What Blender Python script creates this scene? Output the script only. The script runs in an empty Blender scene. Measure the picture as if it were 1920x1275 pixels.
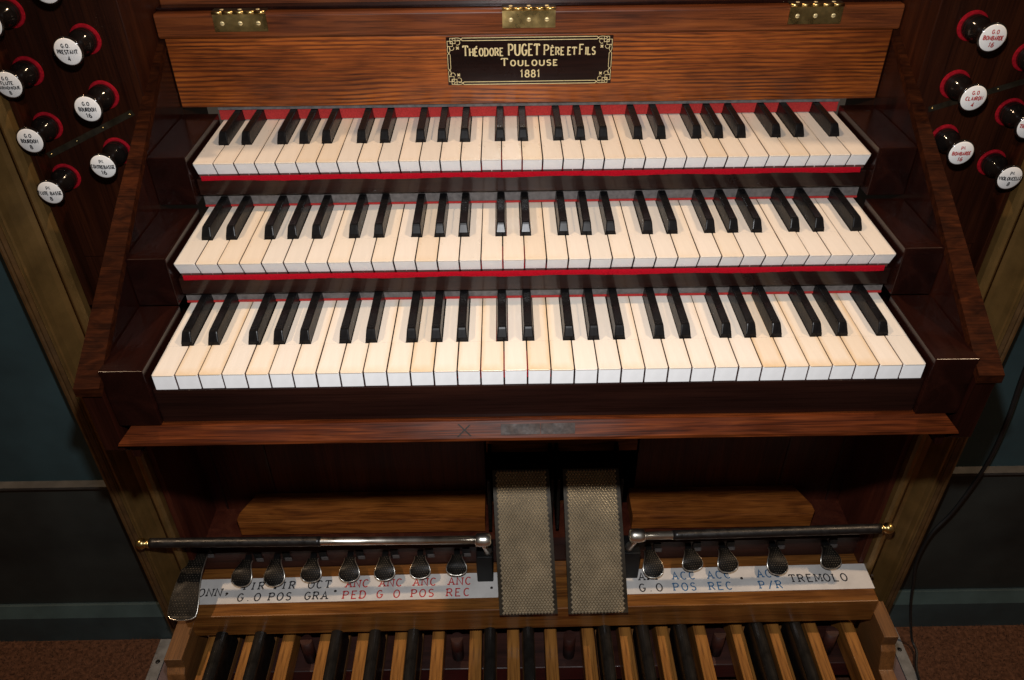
import bpy, bmesh, math, random
from mathutils import Vector, Matrix
random.seed(7)
S = bpy.context.scene
C = S.collection
FL = 0.887                      # height of the lowest keyboard's key tops above the floor
R = math.radians

# ------------------------------------------------------------------ camera
cam_d = bpy.data.cameras.new('camera'); cam = bpy.data.objects.new('camera', cam_d); C.objects.link(cam)
cam_d.sensor_width = 36.0; cam_d.lens = 1499.3 / 1920 * 36.0; cam_d.clip_start = 0.02; cam_d.clip_end = 60
cpos = Vector((-0.0300, -0.6199, 0.4986 + FL)); pit, yaw, roll = 0.64023, 0.00502, -0.01191
cf = Vector((math.sin(yaw) * math.cos(pit), math.cos(yaw) * math.cos(pit), -math.sin(pit)))
cr = cf.cross(Vector((0, 0, 1))).normalized(); cu = cr.cross(cf)
r2 = math.cos(roll) * cr + math.sin(roll) * cu; u2 = -math.sin(roll) * cr + math.cos(roll) * cu
m = Matrix((r2, u2, -cf)).transposed().to_4x4(); m.translation = cpos
cam.matrix_world = m
S.camera = cam

# ------------------------------------------------------------------ light: a flash above the lens, two warm lamps high left and right
W = bpy.data.worlds.new('World'); S.world = W; W.use_nodes = True
bg = W.node_tree.nodes['Background']; bg.inputs[0].default_value = (1.0, 0.80, 0.62, 1); bg.inputs[1].default_value = 0.042
def lamp(name, kind, loc, energy, col, size):
    d = bpy.data.lights.new(name, kind); d.energy = energy; d.color = col; d.shadow_soft_size = size
    o = bpy.data.objects.new(name, d); C.objects.link(o); o.location = loc
    return o
fl = lamp('camera_flash', 'SPOT', cpos + u2 * 0.135 + cf * 0.02, 36.0, (0.975, 0.98, 1.0), 0.013)
fl.data.spot_size = R(102); fl.data.spot_blend = 0.9
fl.rotation_euler = (Vector((0.0, 0.15, FL - 0.02)) - fl.location).to_track_quat('-Z', 'Y').to_euler()
lamp('gallery_lamp', 'POINT', (-2.25, 0.10, FL + 3.3), 275.0, (1.0, 0.70, 0.44), 0.07)
lamp('gallery_lamp', 'POINT', (2.30, 0.12, FL + 3.3), 295.0, (1.0, 0.70, 0.44), 0.07)
S.view_settings.view_transform = 'Standard'; S.view_settings.look = 'None'
S.view_settings.exposure = 0.0; S.view_settings.gamma = 1.0
S.render.resolution_x = 1024; S.render.resolution_y = 680
S.render.engine = 'CYCLES'

# ------------------------------------------------------------------ materials
def nodes(name):
    mt = bpy.data.materials.new(name); mt.use_nodes = True
    nt = mt.node_tree; return mt, nt, nt.nodes['Principled BSDF']
def N(nt, t, **k):
    n = nt.nodes.new(t)
    for a, v in k.items(): setattr(n, a, v)
    return n
def ramp(nt, src, stops):
    r = N(nt, 'ShaderNodeValToRGB'); e = r.color_ramp.elements
    while len(e) < len(stops): e.new(0.5)
    for i, (p, c) in enumerate(stops):
        e[i].position = p; e[i].color = (c, c, c, 1) if not hasattr(c, '__len__') else (*c, 1)
    nt.links.new(src, r.inputs[0]); return r
def mapped(nt, scale, rot=(0, 0, 0)):
    tc = N(nt, 'ShaderNodeTexCoord'); mp = N(nt, 'ShaderNodeMapping')
    mp.inputs['Scale'].default_value = scale; mp.inputs['Rotation'].default_value = rot
    nt.links.new(tc.outputs['Object'], mp.inputs[0]); return mp.outputs[0]
def noise(nt, vec, scale, detail=5, dist=0.0, rough=0.55):
    n = N(nt, 'ShaderNodeTexNoise'); n.inputs['Scale'].default_value = scale; n.inputs['Detail'].default_value = detail
    n.inputs['Distortion'].default_value = dist; n.inputs['Roughness'].default_value = rough
    nt.links.new(vec, n.inputs['Vector']); return n.outputs['Fac']
def mix(nt, fac, a, b, mode='MIX'):
    x = N(nt, 'ShaderNodeMix', data_type='RGBA', blend_type=mode)
    for s, v in ((x.inputs[0], fac), (x.inputs[6], a), (x.inputs[7], b)):
        if hasattr(v, 'is_linked') or hasattr(v, 'links'): nt.links.new(v, s)
        else: s.default_value = v if not hasattr(v, '__len__') else (*v, 1)
    return x.outputs[2]
def wood(name, dark, mid, light, axis='x', rough=0.32, coat=0.5, grain=1.0, pores=0.6, bump=0.08, coat_r=0.12, rot=(0, 0, 0), lo=1.6, spec=0.5):
    mt, nt, p = nodes(name)
    hi = 46.0 * grain
    sc = {'x': (lo, hi, hi), 'y': (hi, lo, hi), 'z': (hi, hi, lo)}[axis]
    v = mapped(nt, sc, rot)
    n1 = noise(nt, v, 1.0, 4, 1.1)
    c1 = ramp(nt, n1, [(0.28, dark), (0.5, mid), (0.74, light)])
    fi = {'x': (14, 620, 620), 'y': (620, 14, 620), 'z': (620, 620, 14)}[axis]
    n2 = noise(nt, mapped(nt, fi, rot), 1.0, 3, 0.3)
    pr = ramp(nt, n2, [(0.36, 1.0 - pores), (0.52, 1.0)])
    c2 = mix(nt, 1.0, c1.outputs[0], pr.outputs[0], 'MULTIPLY')
    n3 = noise(nt, mapped(nt, (5, 5, 5)), 1.0, 3)
    bl = ramp(nt, n3, [(0.3, 0.72), (0.7, 1.12)])
    c3 = mix(nt, 1.0, c2, bl.outputs[0], 'MULTIPLY')
    nt.links.new(c3, p.inputs['Base Color'])
    rr = ramp(nt, noise(nt, mapped(nt, (9, 9, 9)), 1.0, 6), [(0.3, rough * 0.75), (0.75, min(1, rough * 1.35))])
    nt.links.new(rr.outputs[0], p.inputs['Roughness'])
    p.inputs['Coat Weight'].default_value = coat; p.inputs['Coat Roughness'].default_value = coat_r; p.inputs['Specular IOR Level'].default_value = spec
    b = N(nt, 'ShaderNodeBump'); b.inputs['Strength'].default_value = bump; b.inputs['Distance'].default_value = 0.001
    nt.links.new(n2, b.inputs['Height']); nt.links.new(b.outputs[0], p.inputs['Normal'])
    return mt
def figured(name, dark, mid, light, rough=0.4):
    """wavy dark growth lines a few millimetres apart, running along x"""
    mt, nt, p = nodes(name)
    wv = N(nt, 'ShaderNodeTexWave', wave_type='BANDS', bands_direction='Z', wave_profile='SIN')
    wv.inputs['Scale'].default_value = 60; wv.inputs['Distortion'].default_value = 13.0; wv.inputs['Detail'].default_value = 4.0; wv.inputs['Detail Scale'].default_value = 0.30; wv.inputs['Detail Roughness'].default_value = 0.55
    nt.links.new(mapped(nt, (0.16, 1, 1)), wv.inputs['Vector'])
    fine = noise(nt, mapped(nt, (26, 700, 700)), 1.0, 3, 0.4)
    c1 = ramp(nt, wv.outputs['Fac'], [(0.04, dark), (0.34, mid), (0.85, light)])
    pale = N(nt, 'ShaderNodeRGB'); pale.outputs[0].default_value = (*mid, 1)
    msk = ramp(nt, noise(nt, mapped(nt, (9, 30, 30)), 1.0, 3), [(0.35, 0.0), (0.65, 0.85)])
    cc = mix(nt, msk.outputs[0], c1.outputs[0], pale.outputs[0])
    c2 = mix(nt, 1.0, cc, ramp(nt, fine, [(0.34, 0.45), (0.55, 1.0)]).outputs[0], 'MULTIPLY')
    c3 = mix(nt, 1.0, c2, ramp(nt, noise(nt, mapped(nt, (7, 7, 13)), 1.0, 4), [(0.32, (0.50, 0.44, 0.42)), (0.62, (1.12, 1.1, 1.05))]).outputs[0], 'MULTIPLY')
    nt.links.new(c3, p.inputs['Base Color']); p.inputs['Roughness'].default_value = rough
    p.inputs['Specular IOR Level'].default_value = 0.3; p.inputs['Coat Weight'].default_value = 0.3; p.inputs['Coat Roughness'].default_value = 0.18
    return mt
def plain(name, col, rough=0.5, metal=0.0, var=0.25, scale=40, coat=0.0, bump=0.0, spec=0.5, rvar=0.3):
    mt, nt, p = nodes(name)
    v = mapped(nt, (1, 1, 1)); n = noise(nt, v, scale, 5)
    a = tuple(c * (1 - var) for c in col); b = tuple(min(1, c * (1 + var)) for c in col)
    nt.links.new(ramp(nt, n, [(0.3, a), (0.7, b)]).outputs[0], p.inputs['Base Color'])
    nt.links.new(ramp(nt, noise(nt, v, scale * 0.37, 4), [(0.3, rough * (1 - rvar)), (0.7, min(1, rough * (1 + rvar)))]).outputs[0], p.inputs['Roughness'])
    p.inputs['Metallic'].default_value = metal; p.inputs['Coat Weight'].default_value = coat; p.inputs['Coat Roughness'].default_value = 0.1
    p.inputs['Specular IOR Level'].default_value = spec
    if bump:
        bn = N(nt, 'ShaderNodeBump'); bn.inputs['Strength'].default_value = bump; bn.inputs['Distance'].default_value = 0.001
        nt.links.new(n, bn.inputs['Height']); nt.links.new(bn.outputs[0], p.inputs['Normal'])
    return mt
def ivory(name, base, stain, amount):
    """ivory with a slightly different tone for every key, and finger-yellowed rims (amount)"""
    mt, nt, p = nodes(name)
    oi = N(nt, 'ShaderNodeObjectInfo')
    v = mapped(nt, (1, 1, 1))
    tone = ramp(nt, oi.outputs['Random'], [(0.0, (base[0] * 0.90, base[1] * 0.92, base[2] * 0.93)), (0.35, base), (0.7, (base[0] * 0.985, base[1] * 0.965, base[2] * 0.92)), (1.0, (base[0] * 0.95, base[1] * 0.885, base[2] * 0.79))])
    sp = N(nt, 'ShaderNodeSeparateXYZ'); nt.links.new(v, sp.inputs[0])
    ax = N(nt, 'ShaderNodeMath', operation='ABSOLUTE'); nt.links.new(sp.outputs[0], ax.inputs[0])
    ex = N(nt, 'ShaderNodeMapRange'); ex.inputs[1].default_value = 0.0065; ex.inputs[2].default_value = 0.0118; nt.links.new(ax.outputs[0], ex.inputs[0])
    ey = N(nt, 'ShaderNodeMapRange'); ey.inputs[1].default_value = 0.012; ey.inputs[2].default_value = -0.001; nt.links.new(sp.outputs[1], ey.inputs[0])
    mx = N(nt, 'ShaderNodeMath', operation='MAXIMUM'); nt.links.new(ex.outputs[0], mx.inputs[0]); nt.links.new(ey.outputs[0], mx.inputs[1])
    nz = noise(nt, mapped(nt, (60, 60, 60)), 1.0, 4)
    am = N(nt, 'ShaderNodeMath', operation='MULTIPLY'); nt.links.new(mx.outputs[0], am.inputs[0]); nt.links.new(nz, am.inputs[1])
    am2 = N(nt, 'ShaderNodeMath', operation='MULTIPLY'); nt.links.new(am.outputs[0], am2.inputs[0])
    rn = ramp(nt, oi.outputs['Random'], [(0.0, 0.2 * amount), (1.0, 1.9 * amount)]); nt.links.new(rn.outputs[0], am2.inputs[1])
    col = mix(nt, am2.outputs[0], tone.outputs[0], stain)
    st = ramp(nt, noise(nt, mapped(nt, (260, 26, 40)), 1.0, 4), [(0.3, 0.955), (0.7, 1.02)])
    col = mix(nt, 1.0, col, st.outputs[0], 'MULTIPLY')
    nt.links.new(col, p.inputs['Base Color'])
    nt.links.new(ramp(nt, noise(nt, mapped(nt, (120, 40, 60)), 1.0, 4), [(0.3, 0.24), (0.7, 0.42)]).outputs[0], p.inputs['Roughness'])
    p.inputs['Subsurface Weight'].default_value = 0.0
    return mt

M = {}
M['cheek'] = wood('dark_mahogany', (0.006, 0.0016, 0.0012), (0.014, 0.0034, 0.0022), (0.028, 0.0070, 0.0038), 'z', 0.2, 0.0, 0.6, 0.35, 0.02, spec=0.22)
M['cheek_y'] = wood('dark_mahogany_top', (0.006, 0.0017, 0.0013), (0.012, 0.0032, 0.0022), (0.021, 0.0056, 0.0034), 'y', 0.2, 0.0, 0.6, 0.3, 0.02, spec=0.24)
M['slip'] = wood('polished_rosewood', (0.008, 0.003, 0.0024), (0.015, 0.0050, 0.0036), (0.026, 0.0085, 0.0052), 'x', 0.3, 0.4, 1.0, 0.35, 0.05, 0.1, spec=0.2)
M['name'] = figured('figured_rosewood', (0.110, 0.023, 0.006), (0.27, 0.064, 0.0105), (0.40, 0.108, 0.015))
M['hrail'] = wood('brown_oak', (0.070, 0.017, 0.006), (0.15, 0.038, 0.010), (0.22, 0.060, 0.014), 'x', 0.36, 0.15, 2.0, 0.5, 0.06, spec=0.3, lo=5)
M['arm'] = wood('flamed_mahogany', (0.011, 0.0025, 0.0009), (0.026, 0.0062, 0.0018), (0.050, 0.0122, 0.0032), 'x', 0.72, 0.0, 2.2, 0.45, 0.05, lo=34, spec=0.04)
M['jamb'] = wood('jamb_mahogany', (0.015, 0.0038, 0.0018), (0.028, 0.0070, 0.0028), (0.046, 0.0120, 0.0042), 'z', 0.34, 0.0, 0.9, 0.4, 0.03, spec=0.2)
M['rail'] = wood('red_mahogany', (0.024, 0.0052, 0.002), (0.070, 0.0150, 0.0038), (0.135, 0.032, 0.007), 'x', 0.34, 0.0, 3.0, 0.55, 0.08, lo=7, spec=0.13)
M['kick'] = wood('kick_mahogany', (0.045, 0.0092, 0.0050), (0.080, 0.0180, 0.0090), (0.120, 0.0300, 0.0140), 'z', 0.4, 0.0, 0.6, 0.4, 0.03, spec=0.25)
M['shelf'] = wood('shelf_oak', (0.12, 0.030, 0.006), (0.29, 0.086, 0.015), (0.40, 0.13, 0.024), 'x', 0.5, 0.0, 1.4, 0.5, 0.08, lo=9, spec=0.2)
M['toe'] = wood('toe_oak', (0.12, 0.040, 0.009), (0.23, 0.085, 0.018), (0.32, 0.130, 0.029), 'x', 0.34, 0.15, 1.6, 0.45, 0.06, lo=6, spec=0.35)
M['pedal'] = wood('pedal_oak', (0.13, 0.046, 0.010), (0.26, 0.105, 0.022), (0.38, 0.165, 0.036), 'y', 0.4, 0.1, 1.4, 0.45, 0.06, spec=0.35, lo=6)
M['pblock'] = wood('pedal_block_oak', (0.11, 0.045, 0.012), (0.18, 0.075, 0.02), (0.24, 0.105, 0.03), 'y', 0.5, 0.1, 0.8, 0.4, 0.06)
M['riser'] = wood('riser_wood', (0.022, 0.006, 0.004), (0.040, 0.011, 0.007), (0.058, 0.017, 0.01), 'x', 0.5, 0.1, 0.8, 0.4, 0.05)
M['keywood'] = plain('key_wood', (0.07, 0.022, 0.016), 0.6, var=0.3)
M['ivory1'] = ivory('worn_ivory', (0.675, 0.61, 0.535), (0.57, 0.38, 0.18), 0.75)
M['ivory2'] = ivory('ivory', (0.68, 0.61, 0.53), (0.60, 0.43, 0.24), 0.4)
M['ivory_new'] = ivory('replaced_ivory', (0.68, 0.64, 0.60), (0.66, 0.56, 0.46), 0.2)
M['front'] = plain('white_key_front', (0.85, 0.84, 0.83), 0.35, var=0.05, scale=90)
M['ebony'] = plain('ebony', (0.0055, 0.0050, 0.0052), 0.28, var=0.3, scale=200, rvar=0.12, spec=0.12)
M['pedsharp'] = plain('pedal_ebony', (0.011, 0.0095, 0.008), 0.34, var=0.4, scale=80, bump=0.1, spec=0.35)
M['felt'] = plain('red_felt', (0.32, 0.003, 0.010), 0.95, var=0.25, scale=900, bump=0.5, spec=0.05)
M['felt_old'] = plain('faded_red_cloth', (0.33, 0.026, 0.024), 0.9, var=0.25, scale=600, bump=0.3, spec=0.1)
M['grey'] = plain('grey_strip', (0.095, 0.084, 0.080), 0.7, var=0.35, scale=160, bump=0.2)
M['ringfelt'] = plain('ring_felt', (0.25, 0.005, 0.011), 0.95, var=0.35, scale=300, bump=0.4, spec=0.05)
M['knob'] = plain('turned_ebony', (0.008, 0.0058, 0.005), 0.11, var=0.12, scale=150, rvar=0.1)
M['porcelain'] = plain('porcelain', (0.82, 0.80, 0.77), 0.12, var=0.02, scale=60)
M['ink'] = plain('black_ink', (0.012, 0.012, 0.016), 0.4, var=0.1)
M['redink'] = plain('red_ink', (0.42, 0.018, 0.014), 0.4, var=0.1)
M['blueink'] = plain('blue_ink', (0.045, 0.15, 0.30), 0.5, var=0.1)
M['redtype'] = plain('red_type', (0.50, 0.030, 0.028), 0.5, var=0.1)
M['gold'] = plain('gilt_moulding', (0.185, 0.104, 0.032), 0.38, metal=0.45, var=0.28, scale=22, bump=0.12)
M['gold_dark'] = plain('bronzed_moulding', (0.105, 0.054, 0.018), 0.5, metal=0.2, var=0.4, scale=40, bump=0.3)
M['goldleaf'] = plain('gold_leaf', (0.80, 0.63, 0.32), 0.35, metal=0.3, var=0.12, scale=300)
M['brass'] = plain('brass', (0.55, 0.40, 0.16), 0.32, metal=1.0, var=0.25, scale=120)
M['darkbrass'] = plain('dark_brass', (0.022, 0.016, 0.008), 0.5, metal=0.4, var=0.4, scale=120)  # very dark brass colour for the upper hinge leaves and division strips
M['steel'] = plain('polished_steel', (0.85, 0.80, 0.71), 0.34, metal=1.0, var=0.12, scale=60)
M['iron'] = plain('cast_iron', (0.009, 0.0075, 0.006), 0.42, metal=0.0, var=0.4, scale=120, bump=0.15, spec=0.14)
M['stud'] = plain('worn_stud', (0.10, 0.080, 0.055), 0.4, metal=0.6, var=0.6, scale=60)
M['tread'] = plain('bronze_tread', (0.60, 0.49, 0.335), 0.32, metal=0.55, var=0.16, scale=30)
M['tread_base'] = plain('tread_ground', (0.050, 0.039, 0.026), 0.45, metal=0.4, var=0.3, scale=40)
M['blackmetal'] = plain('black_metal', (0.007, 0.007, 0.007), 0.4, var=0.3, spec=0.2)
M['leather'] = plain('black_sleeve', (0.009, 0.008, 0.008), 0.42, var=0.4, scale=200, bump=0.3)
M['near_black'] = plain('dark_recess', (0.004, 0.0035, 0.003), 0.9, var=0.2)  # near-black colour for the pedal recess lining and the scratched cross
M['paper'] = plain('paper_strip', (0.66, 0.635, 0.61), 0.45, var=0.12, scale=30)
M['lock'] = plain('lock_iron', (0.026, 0.018, 0.015), 0.6, metal=0.0, var=0.5, scale=160, bump=0.5, spec=0.3)
M['wall'] = plain('teal_paint', (0.028, 0.057, 0.063), 0.55, var=0.2, scale=11, bump=0.12)
M['wall_low'] = plain('dado_paint', (0.027, 0.030, 0.025), 0.6, var=0.5, scale=6, bump=0.1)
M['skirt'] = plain('skirting_paint', (0.038, 0.062, 0.064), 0.5, var=0.25, scale=14, bump=0.1)
M['dado'] = plain('dado_moulding', (0.034, 0.030, 0.026), 0.6, var=0.6, scale=30, bump=0.3)
M['carpet'] = plain('rust_carpet', (0.070, 0.031, 0.017), 0.97, var=0.55, scale=140, bump=0.8, spec=0.1)
M['fibre'] = plain('rust_fibre', (0.105, 0.048, 0.026), 0.95, var=0.5, scale=60, spec=0.1)
M['zinc'] = plain('zinc_strip', (0.16, 0.165, 0.17), 0.55, metal=0.4, var=0.3, scale=50)
M['mauve'] = plain('mauve_lino', (0.10, 0.066, 0.070), 0.6, var=0.3, scale=30)
M['rubber'] = plain('black_rubber', (0.010, 0.010, 0.010), 0.45, var=0.2)

# ------------------------------------------------------------------ mesh helpers (coordinates: z = 0 at the lowest keyboard's key tops, lifted by FL when linked)
class MB:
    def __init__(s): s.v = []; s.f = []; s.mi = []; s.cur = 0; s.sm = []
    def add(s, vs, fs, smooth=False):
        b = len(s.v); s.v += [tuple(p) for p in vs]
        for f in fs: s.f.append([i + b for i in f]); s.mi.append(s.cur); s.sm.append(smooth)
    def box(s, x0, x1, y0, y1, z0, z1, bev=0.0):
        if bev <= 0:
            s.add([(x, y, z) for x in (x0, x1) for y in (y0, y1) for z in (z0, z1)],
                  [(0, 1, 3, 2), (4, 6, 7, 5), (0, 4, 5, 1), (2, 3, 7, 6), (0, 2, 6, 4), (1, 5, 7, 3)]); return
        bm = bmesh.new()
        bmesh.ops.create_cube(bm, size=1.0)
        for v in bm.verts: v.co = Vector(((x0 + x1) / 2 + v.co.x * (x1 - x0), (y0 + y1) / 2 + v.co.y * (y1 - y0), (z0 + z1) / 2 + v.co.z * (z1 - z0)))
        bmesh.ops.bevel(bm, geom=bm.edges[:], offset=bev, segments=2, affect='EDGES', profile=0.5)
        s.bm(bm)
    def bm(s, bm, smooth=False):
        bm.verts.index_update(); s.add([v.co[:] for v in bm.verts], [[v.index for v in f.verts] for f in bm.faces], smooth); bm.free()
    def extrude(s, poly, axis, a, b, bev=0.0, bseg=2):
        """poly: 2-D outline in the two other axes (in order), extruded along axis from a to b"""
        def P(u, w, t): return {'x': (t, u, w), 'y': (u, t, w), 'z': (u, w, t)}[axis]
        bm = bmesh.new()
        va = [bm.verts.new(P(u, w, a)) for u, w in poly]; vb = [bm.verts.new(P(u, w, b)) for u, w in poly]
        n = len(poly)
        bm.faces.new(va); bm.faces.new(list(reversed(vb)))
        for i in range(n): bm.faces.new((va[(i + 1) % n], va[i], vb[i], vb[(i + 1) % n]))
        bmesh.ops.recalc_face_normals(bm, faces=bm.faces[:])
        if bev: bmesh.ops.bevel(bm, geom=bm.edges[:], offset=bev, segments=bseg, affect='EDGES', profile=0.5)
        s.bm(bm)
    def tube(s, pts, rad, seg=12, caps=True):
        pts = [Vector(p) for p in pts]; n = len(pts); rings = []
        rs = rad if hasattr(rad, '__len__') else [rad] * n
        up = None; vs = []
        for i, p in enumerate(pts):
            t = (pts[min(i + 1, n - 1)] - pts[max(i - 1, 0)]).normalized()
            if up is None: up = Vector((0, 0, 1)) if abs(t.z) < 0.9 else Vector((0, 1, 0))
            a = t.cross(up).normalized(); up = a.cross(t).normalized()
            for k in range(seg):
                w = 2 * math.pi * k / seg
                vs.append(p + (a * math.cos(w) + up * math.sin(w)) * rs[i])
        fs = [(i * seg + k, i * seg + (k + 1) % seg, (i + 1) * seg + (k + 1) % seg, (i + 1) * seg + k) for i in range(n - 1) for k in range(seg)]
        s.add(vs, fs, True)
        if caps:
            b = len(s.v) - len(vs)
            for q in (tuple(range(seg))[::-1], tuple((n - 1) * seg + k for k in range(seg))): s.f.append([i + b for i in q]); s.mi.append(s.cur); s.sm.append(False)
    def lathe(s, prof, c, axis='-y', seg=32):
        """prof: list of (distance along axis, radius)"""
        vs = []; fs = []
        for d, r in prof:
            for k in range(seg):
                w = 2 * math.pi * k / seg; a, b = r * math.cos(w), r * math.sin(w)
                vs.append({'-y': (c[0] + a, c[1] - d, c[2] + b), 'z': (c[0] + a, c[1] + b, c[2] + d), 'x': (c[0] + d, c[1] + a, c[2] + b)}[axis])
        n = len(prof)
        for i in range(n - 1):
            for k in range(seg):
                q = (i * seg + k, i * seg + (k + 1) % seg, (i + 1) * seg + (k + 1) % seg, (i + 1) * seg + k)
                fs.append(q)
        fs.append(tuple((n - 1) * seg + k for k in range(seg)))
        s.add(vs, fs, True)
    def mesh(s, name, mats, off=(0, 0, 0)):
        me = bpy.data.meshes.new(name)
        me.from_pydata([(x - off[0], y - off[1], z - off[2]) for x, y, z in s.v], [], s.f); me.update()
        for q in (mats if isinstance(mats, (list, tuple)) else [mats]): me.materials.append(M[q])
        for p, i, sm in zip(me.polygons, s.mi, s.sm): p.material_index = i; p.use_smooth = sm
        bm = bmesh.new(); bm.from_mesh(me); bmesh.ops.recalc_face_normals(bm, faces=bm.faces[:]); bm.to_mesh(me); bm.free()
        return me
    def build(s, name, mats, parent=None, org=(0, 0, 0)):
        """world-placed geometry; parent's origin is subtracted"""
        o0 = parent['_o'] if parent is not None else org
        me = s.mesh(name, mats, o0); o = bpy.data.objects.new(name, me); C.objects.link(o)
        if parent is not None: o.parent = parent; o['_o'] = o0
        else: o.location = (o0[0], o0[1], o0[2] + FL); o['_o'] = o0
        return o
def thing(name, label, cat, org, group=None):
    o = bpy.data.objects.new(name, None); C.objects.link(o); o.empty_display_size = 0.05
    o.location = (org[0], org[1], org[2] + FL); o['_o'] = org; o['label'] = label; o['category'] = cat
    if group: o['group'] = group
    return o
def tag(o, label=None, cat=None, group=None, kind=None):
    for k, v in (('label', label), ('category', cat), ('group', group), ('kind', kind)):
        if v: o[k] = v
    return o
def BX(*a): b = MB(); b.box(*a); return b

# ------------------------------------------------------------------ stroke lettering
def arc(cx, cy, rx, ry, a0, a1, n=10):
    return [(cx + rx * math.cos(R(a0 + (a1 - a0) * i / n)), cy + ry * math.sin(R(a0 + (a1 - a0) * i / n))) for i in range(n + 1)]
G = {  # glyph: (width, strokes, serif points (x, y, half length))
 'A': (.66, [[(.02, 0), (.33, 1), (.64, 0)], [(.14, .36), (.52, .36)]], [(.02, 0), (.64, 0)]),
 'B': (.56, [[(0, 0), (0, 1), (.28, 1)] + arc(.28, .76, .2, .24, 90, -90) + [(0, .52)], [(.28, .52)] + arc(.3, .26, .25, .26, 90, -90) + [(0, 0)]], [(0, 0), (0, 1)]),
 'C': (.6, [arc(.32, .5, .31, .5, 45, 315, 16)], []),
 'D': (.6, [[(0, 0), (0, 1), (.22, 1)] + arc(.22, .5, .37, .5, 90, -90, 14) + [(0, 0)]], [(0, 0), (0, 1)]),
 'E': (.52, [[(.5, 1), (0, 1), (0, 0), (.52, 0)], [(0, .52), (.36, .52)]], []),
 'F': (.5, [[(.5, 1), (0, 1), (0, 0)], [(0, .52), (.36, .52)]], [(0, 0)]),
 'G': (.62, [arc(.32, .5, .31, .5, 45, 345, 17) + [(.62, .44), (.36, .44)]], []),
 'H': (.6, [[(0, 0), (0, 1)], [(.6, 0), (.6, 1)], [(0, .52), (.6, .52)]], [(0, 0), (0, 1), (.6, 0), (.6, 1)]),
 'I': (.1, [[(.05, 0), (.05, 1)]], [(.05, 0), (.05, 1)]),
 'J': (.4, [[(.35, 1), (.35, .25)] + arc(.18, .22, .17, .22, 0, -170)], [(.35, 1)]),
 'L': (.5, [[(0, 1), (0, 0), (.5, 0)]], [(0, 1)]),
 'M': (.74, [[(.02, 0), (.04, 1), (.37, .25), (.7, 1), (.72, 0)]], [(.02, 0), (.72, 0), (.04, 1), (.7, 1)]),
 'N': (.62, [[(0, 0), (0, 1), (.62, 0), (.62, 1)]], [(0, 0), (.62, 1)]),
 'O': (.64, [arc(.32, .5, .32, .5, 90, 450, 22)], []),
 'P': (.54, [[(0, 0), (0, 1), (.28, 1)] + arc(.28, .74, .25, .26, 90, -90) + [(0, .48)]], [(0, 0), (0, 1)]),
 'Q': (.64, [arc(.32, .5, .32, .5, 90, 450, 22), [(.36, .2), (.64, -.06)]], []),
 'R': (.58, [[(0, 0), (0, 1), (.28, 1)] + arc(.28, .75, .24, .25, 90, -90) + [(0, .5)], [(.26, .5), (.58, 0)]], [(0, 0), (0, 1)]),
 'S': (.52, [arc(.26, .75, .24, .25, 30, 270, 12) + arc(.26, .25, .25, .25, 90, -150, 12)[1:]], []),
 'T': (.5, [[(-.08, 1), (.58, 1)], [(.25, 1), (.25, 0)], [(-.06, 1), (-.06, .84)], [(.56, 1), (.56, .84)]], [(.25, 0)]),
 'U': (.62, [[(0, 1), (0, .32)] + arc(.31, .32, .31, .32, 180, 360) + [(.62, 1)]], [(0, 1), (.62, 1)]),
 'V': (.62, [[(0, 1), (.31, 0), (.62, 1)]], [(0, 1), (.62, 1)]),
 '1': (.3, [[(.0, .8), (.16, 1), (.16, 0)]], [(.16, 0)]),
 '4': (.5, [[(.36, 0), (.36, 1), (0, .3), (.5, .3)]], []),
 '6': (.5, [[(.42, .96)] + arc(.26, .55, .25, .43, 80, 180, 8) + arc(.25, .28, .25, .28, 180, 540, 16)], []),
 '8': (.5, [arc(.25, .75, .2, .24, -90, 270, 16), arc(.25, .26, .25, .26, 90, 450, 16)], []),
 '.': (.12, [[(.03, .0), (.03, .09)]], []),
 '/': (.5, [[(0, -.05), (.5, 1.05)]], []), ' ': (.4, [], []),
}
ACC = {'É': ('E', [[(.2, 1.12), (.4, 1.32)]]), 'È': ('E', [[(.12, 1.32), (.3, 1.12)]])}
def ribbon(mb, pts, w, tr, lift):
    """flat mitred strip of width w (number or function of direction) mapped into space by tr(u, v, lift)"""
    n = len(pts)
    if n < 2: return
    closed = math.dist(pts[0], pts[-1]) < 1e-7 and n > 3
    L, Rr = [], []
    for i in range(n):
        p0 = pts[i - 1] if i > 0 else (pts[-2] if closed else pts[i]); p1 = pts[i + 1] if i < n - 1 else (pts[1] if closed else pts[i])
        d0 = Vector((pts[i][0] - p0[0], pts[i][1] - p0[1])); d1 = Vector((p1[0] - pts[i][0], p1[1] - pts[i][1]))
        if d0.length < 1e-9: d0 = d1
        if d1.length < 1e-9: d1 = d0
        d0.normalize(); d1.normalize()
        t = d0 + d1
        t = t.normalized() if t.length > 1e-6 else d0
        nn = Vector((-t.y, t.x)); ww = w(t) if callable(w) else w
        k = min(2.0, 1.0 / max(0.35, abs(nn.dot(Vector((-d0.y, d0.x))))))
        L.append((pts[i][0] + nn.x * ww / 2 * k, pts[i][1] + nn.y * ww / 2 * k)); Rr.append((pts[i][0] - nn.x * ww / 2 * k, pts[i][1] - nn.y * ww / 2 * k))
    vs = [tr(u, v, lift) for u, v in L] + [tr(u, v, lift) for u, v in Rr]
    mb.add(vs, [(i, i + 1, n + i + 1, n + i) for i in range(n - 1)])
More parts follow.
